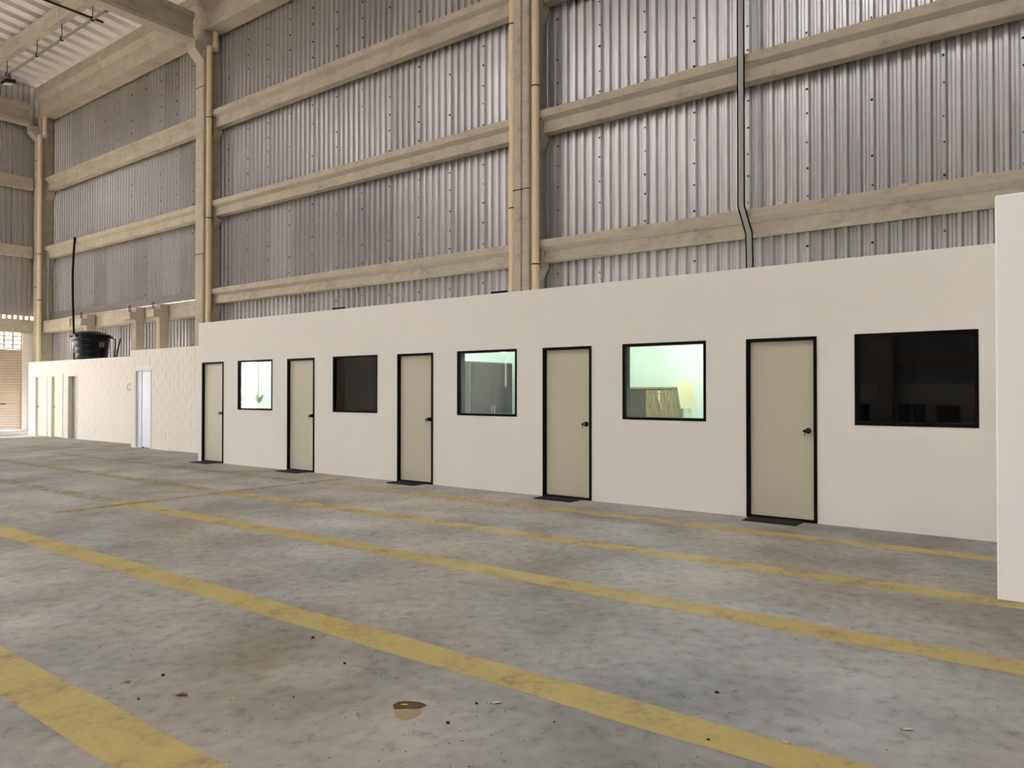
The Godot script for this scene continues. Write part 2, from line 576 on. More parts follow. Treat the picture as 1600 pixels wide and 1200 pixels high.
func build_other_walls() -> void:
	# right-hand end of the hall, behind the camera
	var st := mb()
	box(st, Vector3(RIGHT_END, 0, SHEET - 0.3), Vector3(RIGHT_END + 0.15, 16, FAR + 0.3))
	tag(put("wall_right", st, M.zinc[3]), "plain metal end wall behind the camera", "wall", "", "structure")
	# plain cladding that carries on the back wall beyond the picture
	var b := mb()
	box(b, Vector3(3.4, 0, SHEET - 0.1), Vector3(RIGHT_END, 14, SHEET - 0.04))
	tag(put("wall_back_end", b, M.zinc[2]), "plain cladding that continues the back wall", "wall", "", "structure")

func build_far_side() -> void:
	# the opposite long wall, seen only as a reflection in the dark window
	var w := thing("wall_opposite", "corrugated wall on the other side of the hall, mirrored in the dark window", "wall", Vector3(0, 0, FAR), "", "structure")
	var added_openings := [[-30.5, -24.0], [-2.8, 3.2]]  # unseen openings, added to let daylight onto the office front
	var low := mb()
	var x := END
	for g in added_openings + [[RIGHT_END, RIGHT_END]]:
		if g[0] - x > 0.05: box(low, Vector3(x, 0, 0), Vector3(g[0], 1.9, 0.2))
		x = g[1]
	put("base_wall", low, M.white, w)
	var hi := mb()
	var p := profile(47.04, 0.196, 0.042, 0.05, 0.026)
	for i in p.size() - 1:
		var xm: float = END + (p[i].x + p[i + 1].x) / 2
		var y0 := 1.9
		for g in added_openings:
			if xm > g[0] and xm < g[1]: y0 = 5.2
		quad(hi, Vector3(END + p[i + 1].x, y0, 0.1 - p[i + 1].y), Vector3(END + p[i].x, y0, 0.1 - p[i].y), Vector3(END + p[i].x, 14, 0.1 - p[i].y), Vector3(END + p[i + 1].x, 14, 0.1 - p[i + 1].y))
	put("cladding", hi, M.zinc[3], w)
	var be := mb()
	box(be, Vector3(-22.9, 3.0, -0.3), Vector3(-2.9, 3.4, 0)); box(be, Vector3(END, 6.8, -0.3), Vector3(RIGHT_END, 7.2, 0)); box(be, Vector3(END, 9.4, -0.3), Vector3(RIGHT_END, 9.9, 0))
	put("beam", be, M.concrete, w)
	for cx in [-20.7, -7.5, 4.6]:
		var c := mb()
		bevel_box(c, Vector3(cx - 0.35, 0, -0.75), Vector3(cx + 0.35, 11.8, 0), 0.03)
		put("column", c, M.concrete, w)
	# drums and a crate that the window mirrors
	var spots := [-9.1, -8.45, -6.55, -5.9]
	for i in spots.size():
		var d := thing("drum", "dark green steel drum by the opposite wall, mirrored in the dark window", "drum", Vector3(spots[i], 0, FAR - 1.1), "green drums mirrored in the window")
		var s := mb()
		lathe(s, [Vector2(0, 0), Vector2(0.29, 0), Vector2(0.3, 0.02), Vector2(0.29, 0.04), Vector2(0.29, 0.28), Vector2(0.3, 0.3), Vector2(0.29, 0.32), Vector2(0.29, 0.58), Vector2(0.3, 0.6), Vector2(0.29, 0.62), Vector2(0.29, 0.86), Vector2(0.3, 0.88), Vector2(0.28, 0.88), Vector2(0.28, 0.865), Vector2(0, 0.865)], Vector3.ZERO, Vector3.UP, 24)
		put("body", s, M.drum, d)
		var q := mb()
		lathe(q, [Vector2(0, 0.865), Vector2(0.035, 0.865), Vector2(0.035, 0.885), Vector2(0, 0.885)], Vector3(0.16, 0, -0.1), Vector3.UP, 12)
		put("bung", q, M.black, d)
	var cr := thing("crate", "brown wooden crate by the opposite wall, mirrored in the dark window", "crate", Vector3(-4.6, 0, FAR - 1.1))
	for k in 4:
		var s := mb()
		bevel_box(s, Vector3(-0.5, 0.05 + k * 0.2, -0.4), Vector3(0.5, 0.23 + k * 0.2, 0.4), 0.01)
		put("plank", s, M.crate, cr)
	for sx in [-0.45, 0.35]:
		var fe := mb()
		box(fe, Vector3(sx, 0, -0.38), Vector3(sx + 0.1, 0.05, 0.38))
		put("skid", fe, M.crate, cr)

# ------------------------------------------------------------------ columns and beams
const COLS := [[-32.62, -32.2], [-20.95, -20.52], [-9.03, -8.65]]
const GIRTS := [[4.14, 4.57], [6.76, 7.2], [9.42, 9.91]]

func build_columns() -> void:
	var words := ["tall concrete corner column by the far end wall with cream downpipe", "tall concrete column between the tank bay and the long white office wall", "tall grooved concrete column with a cream pipe on either side"]
	for i in 3:
		var x0: float = COLS[i][0]; var x1: float = COLS[i][1]
		var zf := -3.25
		var o := thing("concrete_column", words[i], "column", Vector3((x0 + x1) / 2, 0, -3.5))
		var a: float = (x1 - x0) / 2
		var st := mb()
		var k := 0.02
		var f := zf + 3.5; var b := SHEET + 3.5 + 0.02
		var pts := [Vector3(-a, 0, b), Vector3(-a, 0, f - k), Vector3(-a + k, 0, f)]
		if i == 2: pts += [Vector3(-0.005, 0, f), Vector3(0.0, 0, f - 0.05), Vector3(0.03, 0, f - 0.05), Vector3(0.035, 0, f)]
		pts += [Vector3(a - k, 0, f), Vector3(a, 0, f - k), Vector3(a, 0, b)]
		prism(st, pts, Vector3(0, 12.3, 0))
		put("shaft", st, M.concrete, o)
		# corbel that carries the rafter
		var c := mb()
		prism(c, [Vector3(-a, 11.88, f), Vector3(-a, 11.88, f + 0.27), Vector3(-a, 11.66, f + 0.27), Vector3(-a, 11.38, f)], Vector3(2 * a, 0, 0))
		put("corbel", c, M.concrete, o)
		# corbels for the wall beams
		for g in GIRTS:
			for s in [-1.0, 1.0]:
				var q := mb()
				prism(q, [Vector3(s * a, g[1] - 0.16, b), Vector3(s * (a + 0.15), g[1] - 0.16, b), Vector3(s * (a + 0.15), g[0] - 0.07, b), Vector3(s * a, g[0] - 0.33, b)], Vector3(0, 0, 0.26))
				put("corbel", q, M.concrete, o)
		# joints cast into the shaft and the strap of the pipe
		var h := mb()
		for y in [5.6, 10.6]:
			box(h, Vector3(-a - 0.003, y, f - 0.02), Vector3(a + 0.003, y + 0.02, f + 0.003))
		put("strap", h, M.grit, o)

func girt(called: String, label: String, x0: float, x1: float, y0: float, y1: float, ends: bool) -> void:
	var o := thing(called, label, "beam", Vector3((x0 + x1) / 2, y0, -3.6))
	var l := x1 - x0
	var h := y1 - y0
	var st := mb()
	# upper ledge stands proud, its underside slopes back to the deeper lower face
	var fl := [Vector3(-l / 2, h, -0.17), Vector3(-l / 2, h, 0.15), Vector3(-l / 2, h - 0.15, 0.15), Vector3(-l / 2, h - 0.155, -0.17)]
	prism(st, fl, Vector3(l, 0, 0))
	var cut := 0.17 if ends else 0.0
	var wb := [Vector3(-l / 2 + cut, h - 0.15, -0.17), Vector3(-l / 2 + cut, h - 0.15, 0.15), Vector3(-l / 2 + cut, h - 0.215, 0.045), Vector3(-l / 2 + cut, 0.015, 0.045), Vector3(-l / 2 + cut, 0, 0.03), Vector3(-l / 2 + cut, 0, -0.17)]
	prism(st, wb, Vector3(l - 2 * cut, 0, 0))
	put("beam_body", st, M.concrete, o)
	if called == "concrete_beam" and y0 < 5 and x1 > 0:
		for cx in [-6.6, -4.65, -3.74, -2.84, -1.91, -0.97]:
			var c := mb()
			bevel_box(c, Vector3(cx - 0.05 - o.position.x, h, 0.06), Vector3(cx + 0.05 - o.position.x, h + 0.05, 0.12), 0.005)
			put("clip", c, M.clip, o)

func build_beams() -> void:
	var bays := [[-20.52, -9.03, "in the middle bay between the two tall columns"], [-8.65, 3.2, "in the bay beside the grey vertical cable duct"], [-32.2, -20.95, "in the bay with the blue water tank"]]
	var level := ["lowest", "second lowest", "third"]
	for b in bays.size():
		for k in 3:
			if b == 2 and k == 0: continue
			girt("concrete_beam", "%s weathered concrete wall beam %s" % [level[k], bays[b][2]], bays[b][0], bays[b][1], GIRTS[k][0], GIRTS[k][1], true)
		# eave beam
		var o := thing("eave_beam", "large concrete eave beam under the roof %s" % bays[b][2], "beam", Vector3((bays[b][0] + bays[b][1]) / 2, 12.3, -3.5))
		var l: float = bays[b][1] - bays[b][0] + 0.43
		var st := mb()
		prism(st, [Vector3(-l / 2, 0, -0.28), Vector3(-l / 2, 0, 0.2), Vector3(-l / 2, 0.56, 0.2), Vector3(-l / 2, 0.70, 0.36), Vector3(-l / 2, 1.08, 0.36), Vector3(-l / 2, 1.08, -0.28)], Vector3(l, 0, 0))
		put("beam_body", st, M.concrete, o)
	# rafters, I-shaped, running across the hall
	var rw := ["concrete rafter against the far end wall", "dark sided concrete rafter with pale underside above the column", "concrete rafter above the grooved column"]
	for i in 3:
		var cx: float = (COLS[i][0] + COLS[i][1]) / 2
		var o := thing("rafter", rw[i], "rafter", Vector3(cx, 11.9, 0))
		var st := mb()
		var z0 := -2.98
		prism(st, [Vector3(-0.2, 0, z0), Vector3(0.2, 0, z0), Vector3(0.2, 0.12, z0), Vector3(0.1, 0.2, z0), Vector3(0.1, 0.58, z0), Vector3(0.2, 0.66, z0), Vector3(0.2, 0.8, z0), Vector3(-0.2, 0.8, z0), Vector3(-0.2, 0.66, z0), Vector3(-0.1, 0.58, z0), Vector3(-0.1, 0.2, z0), Vector3(-0.2, 0.12, z0)], Vector3(0, 0, FAR - 0.8 - z0))
		put("beam_body", st, M.concrete, o)
		# posts that lift the purlins off the rafter
		for z in [-1.27]:
			var p := mb()
			box(p, Vector3(-0.12, 0.8, z - 0.12), Vector3(0.12, roof_y(z) - 0.63 - 11.9, z + 0.12))
			put("purlin_post", p, M.concrete, o)
	for z in [-1.27]:
		var o := thing("purlin", "concrete purlin under the roof above the hanging cable tray", "purlin", Vector3(-10.0, roof_y(z) - 0.62, z))
		var st := mb()
		prism(st, [Vector3(-22.3, 0, -0.1), Vector3(-22.3, 0, 0.1), Vector3(-22.3, 0.3, 0.12), Vector3(-22.3, 0.45, 0.16), Vector3(-22.3, 0.45, -0.16), Vector3(-22.3, 0.3, -0.12)], Vector3(46, 0, 0))
		put("beam_body", st, M.concrete, o)
	# beams of the end wall
	for k in 2:
		var g: Array = GIRTS[k + 1]
		var o := thing("end_wall_beam", ["lower", "upper"][k] + " concrete beam on the far corrugated end wall", "beam", Vector3(END + 0.12, g[0], 0))
		var st := mb()
		bevel_box(st, Vector3(-0.1, 0, -3.2), Vector3(0.1, g[1] - g[0], FAR - 0.9), 0.015)
		put("beam_body", st, M.concrete, o)
		var s := mb()
		box(s, Vector3(0.1, 0.03, -3.12), Vector3(0.14, 0.2, -2.98))
		put("bracket", s, M.concrete, o)

# ------------------------------------------------------------------ offices
const DOOR_X := [-15.02, -12.04, -9.045, -6.075, -3.10]
const WIN_X := [-13.69, -10.705, -7.715, -4.78, -1.885]
const DOOR_W := 0.815
const DOOR_H := 2.14
const WIN_W := 1.172
const WIN_Y := [1.135, 2.145]
const ROOM_X := [-15.17, -12.27, -9.29, -6.32, -3.34, -0.41]

func build_office() -> void:
	# one long wall, its openings left free
	var st := mb()
	var z0 := -0.15
	var x := -15.17
	for i in 5:
		var d: float = DOOR_X[i]; var w: float = WIN_X[i]
		box(st, Vector3(x, 0, z0), Vector3(d, 3.0, 0))
		box(st, Vector3(d, DOOR_H, z0), Vector3(d + DOOR_W, 3.0, 0))
		box(st, Vector3(d + DOOR_W, 0, z0), Vector3(w, 3.0, 0))
		box(st, Vector3(w, 0, z0), Vector3(w + WIN_W, WIN_Y[0], 0))
		box(st, Vector3(w, WIN_Y[1], z0), Vector3(w + WIN_W, 3.0, 0))
		x = w + WIN_W
	box(st, Vector3(x, 0, z0), Vector3(-0.26, 3.0, 0))
	tag(put("wall_front", st, M.white), "long white painted office wall with five doors and five windows", "wall", "", "structure")
	# the room that juts out at the right end
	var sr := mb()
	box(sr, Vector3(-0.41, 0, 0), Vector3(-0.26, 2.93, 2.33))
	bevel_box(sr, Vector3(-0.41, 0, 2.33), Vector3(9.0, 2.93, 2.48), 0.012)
	tag(put("wall_jutting_room", sr, M.lit_white), "bright white wall jutting forward at the end of the offices", "wall", "", "structure")
	var dn := ["first office door beside the white block wall", "office door between the lit plant window and the grey dark window", "office door between the grey dark window and the lit window with a black cupboard", "office door between the two large lit windows", "office door beside the large black window"]
	for i in 5:
		office_door(i, "cream %s, black frame" % dn[i])
	var wn := ["small lit window nearest the white block wall", "dark grey office window showing reflections of a shutter", "lit office window showing a black cupboard inside", "lit office window showing a wooden cupboard inside", "large black office window mirroring the hall"]
	for i in 5:
		office_window(i, wn[i])
	# loose bits left on top of the wall
	for p in [-10.62, -6.92]:
		var t := mb()
		bevel_box(t, Vector3(-0.14, 0, -0.04), Vector3(0.14, 0.035, 0.04), 0.006)
		var o := put("dark_offcut", t, M.black, self, Vector3(p, 3.0, -0.06))
		tag(o, "small dark offcut lying on top of the white office wall", "offcut", "offcuts on the office wall")

func office_door(i: int, label: String) -> void:
	var o := thing("door_%d" % (i + 1), label, "door", Vector3(DOOR_X[i], 0, 0), "", "structure")
	var t := 0.036
	var f := mb()
	var z1 := 0.012; var z0 := -0.15
	box(f, Vector3(0, 0, z0), Vector3(t, DOOR_H, z1)); box(f, Vector3(DOOR_W - t, 0, z0), Vector3(DOOR_W, DOOR_H, z1))
	box(f, Vector3(t, DOOR_H - t, z0), Vector3(DOOR_W - t, DOOR_H, z1)); box(f, Vector3(t, 0, z0), Vector3(DOOR_W - t, 0.025, z1))
	put("frame", f, M.black, o)
	var l := mb()
	bevel_box(l, Vector3(t + 0.003, 0.028, -0.075), Vector3(DOOR_W - t - 0.003, DOOR_H - t - 0.003, -0.035), 0.004)
	put("leaf", l, M.cream, o)
	var k := put("knob", knob_shape(), M.black_gloss, o, Vector3(DOOR_W - 0.105, 1.055, -0.035))
	var key := mb()
	box(key, Vector3(-0.03, -0.06, 0.062), Vector3(-0.022, -0.005, 0.066)); lathe(key, [Vector2(0, 0), Vector2(0.013, 0), Vector2(0.013, 0.004), Vector2(0, 0.004)], Vector3(-0.026, -0.005, 0.062), Vector3(0, 0, 1), 10)
	put("key", key, M.black, k)
	# mat on the floor before the door
	var by: String = ["first door, beside the white block wall", "door between small lit window and grey dark window", "door between grey dark window and black cupboard window", "door between the two large lit windows", "door beside the large black window"][i]
	var mt := thing("doormat", "black rubber mat at " + by, "mat", Vector3(DOOR_X[i] + 0.36, 0, 0.165))
	var r := mb()
	bevel_box(r, Vector3(-0.31, 0, -0.148), Vector3(0.31, 0.012, 0.148), 0.004)
	put("mat_pad", r, M.rubber, mt)
	var rb := mb()
	for j in 9:
		box(rb, Vector3(-0.29, 0.012, -0.13 + j * 0.03), Vector3(0.29, 0.016, -0.115 + j * 0.03))
	put("ribs", rb, M.rubber, mt)

func knob_shape() -> SurfaceTool:
	var k := mb()
	lathe(k, [Vector2(0, 0), Vector2(0.034, 0), Vector2(0.034, 0.008), Vector2(0.014, 0.012), Vector2(0.012, 0.028), Vector2(0.026, 0.036), Vector2(0.031, 0.048), Vector2(0.026, 0.06), Vector2(0.012, 0.066), Vector2(0, 0.066)], Vector3.ZERO, Vector3(0, 0, 1), 20)
	bevel_box(k, Vector3(-0.05, -0.012, 0.038), Vector3(0.0, 0.012, 0.058), 0.005)
	return k

func office_window(i: int, label: String) -> void:
	var h: float = WIN_Y[1] - WIN_Y[0]
	var o := thing("window_%d" % (i + 1), label, "window", Vector3(WIN_X[i], WIN_Y[0], 0), "", "structure")
	var t := 0.034
	var f := mb()
	var z0 := -0.15; var z1 := 0.006
	box(f, Vector3(0, 0, z0), Vector3(t, h, z1)); box(f, Vector3(WIN_W - t, 0, z0), Vector3(WIN_W, h, z1))
	box(f, Vector3(t, h - t, z0), Vector3(WIN_W - t, h, z1)); box(f, Vector3(t, 0, z0), Vector3(WIN_W - t, t, z1))
	put("frame", f, M.black, o)
	var g := mb()
	box(g, Vector3(t, t, -0.03), Vector3(WIN_W - t, h - t, -0.024))
	put("pane", g, M.tinted if i == 1 or i == 4 else M.glass, o)

func build_rooms() -> void:
	var zb := -3.1
	# partitions, back wall, ceiling
	for i in 6:
		var st := mb()
		var x: float = ROOM_X[i]
		box(st, Vector3(x - (0.0 if i == 0 else 0.05), 0, zb), Vector3(x + (0.1 if i == 0 else 0.05), 2.76, -0.15))
		tag(put("wall_partition", st, M.white if i == 0 else M.mint), "partition wall " + ["at the end of the offices beside the block rooms", "behind the small lit window", "between the grey window and the black cupboard room", "between the two large lit windows", "beside the room with the wooden cupboard", "at the end by the large black window"][i], "wall", "", "structure")
		if i == 0:
			var ln := mb()
			box(ln, Vector3(x + 0.1, 0, zb), Vector3(x + 0.112, 2.76, -0.15))
			tag(put("wall_lining", ln, M.mint), "mint painted lining of the end office wall", "wall", "", "structure")
	var b := mb()
	box(b, Vector3(-15.17, 0, zb - 0.1), Vector3(-0.26, 2.76, zb))
	tag(put("wall_office_back", b, M.mint), "mint green back wall of the offices", "wall", "", "structure")
	var c := mb()
	box(c, Vector3(-15.17, 2.76, zb - 0.1), Vector3(-0.26, 2.88, -0.15))
	tag(put("ceiling", c, M.ceiling_white), "white ceiling of the offices", "ceiling", "", "structure")
	var words := {0: "small lit window", 2: "black cupboard room", 3: "wooden cupboard room"}
	for i in words:
		room_lamp((ROOM_X[i] + ROOM_X[i + 1]) / 2, "round ceiling bulb lighting the " + words[i])
	# wooden cupboard with a key
	var cab := thing("wooden_cupboard", "low wooden cupboard with a dark reflection painted on one door, seen through the lit window", "cupboard", Vector3(-5.74, 0, -2.82))
	var cb := mb()
	bevel_box(cb, Vector3(-0.48, 0.05, -0.22), Vector3(0.48, 1.55, 0.2), 0.006)
	put("carcass", cb, M.wood, cab)
	var ct := mb()
	bevel_box(ct, Vector3(-0.5, 1.55, -0.24), Vector3(0.5, 1.585, 0.24), 0.006)
	put("top", ct, M.wood, cab)
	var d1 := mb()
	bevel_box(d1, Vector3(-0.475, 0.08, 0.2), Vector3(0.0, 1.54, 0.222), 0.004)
	says(put("cupboard_door", d1, M.painted_reflection, cab), "cupboard door with a dark reflection put into its colour")
	var d2 := mb()
	bevel_box(d2, Vector3(0.006, 0.08, 0.2), Vector3(0.475, 1.54, 0.222), 0.004)
	var door2 := put("cupboard_door", d2, M.wood, cab)
	var hh := mb()
	bevel_box(hh, Vector3(0.16, 1.34, 0.222), Vector3(0.185, 1.46, 0.245), 0.004)
	put("handle", hh, M.galv, door2)
	var kk := mb()
	lathe(kk, [Vector2(0, 0), Vector2(0.02, 0), Vector2(0.02, 0.02), Vector2(0, 0.02)], Vector3(0.26, 1.5, 0.222), Vector3(0, 0, 1), 12)
	box(kk, Vector3(0.24, 1.36, 0.228), Vector3(0.275, 1.47, 0.236)); tube(kk, [Vector3(0.26, 1.37, 0.235), Vector3(0.28, 1.3, 0.235), Vector3(0.31, 1.2, 0.235)], 0.006, 6)
	put("key_tag", kk, M.pvc, door2)
	for sx in [-0.45, 0.39]:
		for sz in [-0.2, 0.13]:
			var pl := mb()
			box(pl, Vector3(sx, 0, sz), Vector3(sx + 0.06, 0.05, sz + 0.06))
			put("foot", pl, M.black, cab)
	# pale chair on a stem
	var ch := thing("tall_chair", "pale cream high backed swivel chair inside the lit office", "chair", Vector3(-4.58, 0, -1.75))
	ch.rotation.y = 0.25
	var bk := mb()
	prism(bk, [Vector3(-0.2, 1.65, -0.02), Vector3(-0.06, 1.68, -0.02), Vector3(0.05, 1.63, -0.02), Vector3(0.10, 1.26, 0.03), Vector3(-0.13, 1.25, 0.03)], Vector3(0.01, 0, 0.06))
	put("backrest", bk, M.chair, ch)
	var sm := mb()
	tube(sm, [Vector3(0.0, 1.26, 0.04), Vector3(0.04, 1.05, 0.04), Vector3(0.05, 0.8, 0.1), Vector3(0.02, 0.72, 0.2)], 0.024, 10)
	put("back_stem", sm, M.chair, ch)
	var se := mb()
	bevel_box(se, Vector3(-0.22, 0.72, 0.02), Vector3(0.24, 0.79, 0.46), 0.02)
	put("seat", se, M.chair, ch)
	var ps := mb()
	lathe(ps, [Vector2(0, 0.08), Vector2(0.045, 0.08), Vector2(0.045, 0.4), Vector2(0.025, 0.42), Vector2(0.025, 0.72), Vector2(0, 0.72)], Vector3(0, 0, 0.24), Vector3.UP, 14)
	put("gas_lift", ps, M.black, ch)
	for k in 5:
		var a := TAU * k / 5
		var lg := mb()
		var dir := Vector3(cos(a), 0, sin(a))
		tube(lg, [Vector3(0, 0.1, 0.24), Vector3(0, 0.09, 0.24) + dir * 0.15, Vector3(0, 0.06, 0.24) + dir * 0.28], 0.02, 8)
		var leg := put("base_arm", lg, M.black, ch)
		var cs := mb()
		lathe(cs, [Vector2(0, -0.015), Vector2(0.028, -0.015), Vector2(0.028, 0.015), Vector2(0, 0.015)], Vector3(0, 0.028, 0.24) + dir * 0.28, dir.cross(Vector3.UP), 12)
		put("castor", cs, M.black, leg)
	# black cupboard along the partition
	var bc := thing("black_cupboard", "tall black cupboard against the partition inside the lit office", "cupboard", Vector3(-9.0, 0, -2.23))
	var b1 := mb()
	bevel_box(b1, Vector3(-0.235, 0.06, -0.63), Vector3(0.22, 2.07, 0.63), 0.008)
	put("carcass", b1, M.grey_panel, bc)
	for k in 2:
		var dd := mb()
		bevel_box(dd, Vector3(0.22, 0.09, -0.62 + 0.622 * k), Vector3(0.242, 2.05, -0.002 + 0.622 * k), 0.004)
		var dk := put("cupboard_door", dd, M.dark_panel, bc)
		var hd := mb()
		bevel_box(hd, Vector3(0.242, 1.05, -0.05 + 0.08 * k), Vector3(0.262, 1.25, -0.03 + 0.08 * k), 0.004)
		put("handle", hd, M.galv, dk)
	var bp := mb()
	box(bp, Vector3(-0.2, 0, -0.6), Vector3(0.2, 0.06, 0.6))
	put("plinth", bp, M.black, bc)
	# room behind the small window: white board added for the bright reflection, low cupboard with a plant
	var wb := thing("reflection_board", "added white board standing in for the bright reflection in the small lit window", "board", Vector3(-15.058, 1.65, -0.78))
	var w1 := mb()
	bevel_box(w1, Vector3(0.0, -0.65, -0.62), Vector3(0.02, 0.65, 0.58), 0.004)
	put("panel", w1, M.board, wb)
	var w2 := mb()
	box(w2, Vector3(0.0, -0.67, -0.64), Vector3(0.026, 0.67, -0.62)); box(w2, Vector3(0.0, -0.67, 0.58), Vector3(0.026, 0.67, 0.6))
	box(w2, Vector3(0.0, -0.67, -0.62), Vector3(0.026, -0.65, 0.58)); box(w2, Vector3(0.0, 0.65, -0.62), Vector3(0.026, 0.67, 0.58))
	put("frame", w2, M.galv, wb)
	var sh := thing("low_cupboard", "low white cupboard under the plant inside the small lit window", "cupboard", Vector3(-14.8, 0, -1.55))
	var s1 := mb()
	bevel_box(s1, Vector3(-0.22, 0.05, -0.6), Vector3(0.2, 1.1, 0.5), 0.006)
	put("carcass", s1, M.board, sh)
	var s2 := mb()
	bevel_box(s2, Vector3(0.2, 0.08, -0.58), Vector3(0.22, 1.08, 0.48), 0.004)
	put("cupboard_door", s2, M.board, sh)
	var s3 := mb()
	box(s3, Vector3(-0.2, 0, -0.55), Vector3(0.18, 0.05, 0.45))
	put("plinth", s3, M.black, sh)
	var pp := thing("potted_plant", "small green plant in a pale pot inside the small lit window", "plant", Vector3(-14.78, 1.1, -1.25))
	var pt := mb()
	lathe(pt, [Vector2(0, 0), Vector2(0.06, 0), Vector2(0.085, 0.15), Vector2(0.075, 0.15), Vector2(0.07, 0.13), Vector2(0, 0.13)], Vector3.ZERO, Vector3.UP, 18)
	put("pot", pt, M.board, pp)
	for k in 12:
		var a := TAU * k * 0.382
		var lf := mb()
		var d := Vector3(cos(a), 0, sin(a)); var s := Vector3(-sin(a), 0, cos(a))
		var r0 := 0.06 + 0.008 * (k % 5); var y0 := 0.13; var y1 := 0.26 + 0.02 * (k % 6)
		quad(lf, Vector3(0, y0, 0), d * r0 + s * 0.035 + Vector3(0, y1 - 0.05, 0), d * r0 * 1.9 + Vector3(0, y1, 0), d * r0 - s * 0.035 + Vector3(0, y1 - 0.05, 0))
		put("leaf", lf, M.plant, pp)
	var vase := mb()
	lathe(vase, [Vector2(0, 0), Vector2(0.05, 0), Vector2(0.09, 0.08), Vector2(0.08, 0.15), Vector2(0.045, 0.2), Vector2(0.055, 0.23), Vector2(0.035, 0.22), Vector2(0, 0.1)], Vector3.ZERO, Vector3.UP, 20)
	tag(put("vase", vase, M.terracotta, self, Vector3(-14.78, 1.1, -1.85)), "orange clay vase on the low cupboard inside the small lit window", "vase")

func room_lamp(x: float, label: String) -> void:
	var o := thing("ceiling_lamp", label, "lamp", Vector3(x, 2.76, -1.55))
	var b := mb()
	lathe(b, [Vector2(0, -0.08), Vector2(0.022, -0.08), Vector2(0.03, -0.03), Vector2(0.06, -0.012), Vector2(0.06, 0), Vector2(0, 0)], Vector3.ZERO, Vector3.UP, 20)
	put("lamp_holder", b, M.board, o)
	var s := mb()
	lathe(s, [Vector2(0, -0.21), Vector2(0.035, -0.2), Vector2(0.058, -0.17), Vector2(0.058, -0.14), Vector2(0.04, -0.105), Vector2(0.02, -0.08)], Vector3.ZERO, Vector3.UP, 20)
	var e := mat(Color(1, 1, 0.97), 0.4)
	e.emission_enabled = true
	e.emission = Color(0.95, 1.0, 0.95)
	e.emission_energy_multiplier = 4.0
	put("bulb", s, e, o)
	var l := OmniLight3D.new()
	l.name = "bulb_light"
	l.light_color = Color(0.95, 1.0, 0.95)
	l.light_energy = 2.3
	l.light_size = 0.05
	l.omni_range = 60
	l.omni_attenuation = 2.0
	l.shadow_enabled = true
	l.position = Vector3(0, -0.155, 0)
	o.add_child(l)

# ------------------------------------------------------------------ white block rooms at the far end
func block_wall(called: String, label: String, x0: float, x1: float, top: float, z: float, openings: Array) -> Node3D:
	var w := thing(called, label, "wall", Vector3(x0, 0, z), "", "structure")
	var core := mb()
	var xs := [x0]
	for o in openings:
		xs.append(o[0]); xs.append(o[1])
	xs.append(x1)
	for i in range(0, xs.size() - 1):
		var y0 := 0.0
		if i % 2 == 1: y0 = openings[i / 2][2]
		box(core, Vector3(xs[i] - x0, y0, -0.14), Vector3(xs[i + 1] - x0, top, -0.006))
	put("wall_core", core, M.joint, w)
	# painted blocks, 0.39 x 0.19 with recessed joints, cut at the openings
	var row := 0
	var y := 0.0
	var cache := {}
	while y < top - 0.02:
		var h := minf(0.195, top - y - 0.006)
		var x := x0 - (0.2 if row % 2 else 0.0)
		while x < x1 - 0.01:
			var parts := [[maxf(x, x0), minf(x + 0.394, x1)]]
			for o in openings:
				if y + h <= o[2] + 0.1:
					var nxt := []
					for p in parts:
						if p[1] <= o[0] or p[0] >= o[1]: nxt.append(p)
						else:
							if p[0] < o[0] - 0.02: nxt.append([p[0], o[0]])
							if p[1] > o[1] + 0.02: nxt.append([o[1], p[1]])
					parts = nxt
			for p in parts:
				var l: float = p[1] - p[0]
				if l < 0.03: continue
				var key := "%.3f_%.3f" % [l, h]
				if not cache.has(key):
					var st := mb()
					prism(st, [Vector3(0.001, 0.001, 0), Vector3(l - 0.001, 0.001, 0), Vector3(l - 0.001, h - 0.001, 0), Vector3(0.001, h - 0.001, 0)], Vector3(0, 0, 0.006))
					cache[key] = finish(st)
				put("block", cache[key], M.block, w, Vector3(p[0] - x0, y, -0.0065 + rng.randf_range(-0.0012, 0.0012)))
			x += 0.4
		y += 0.2
		row += 1
	return w

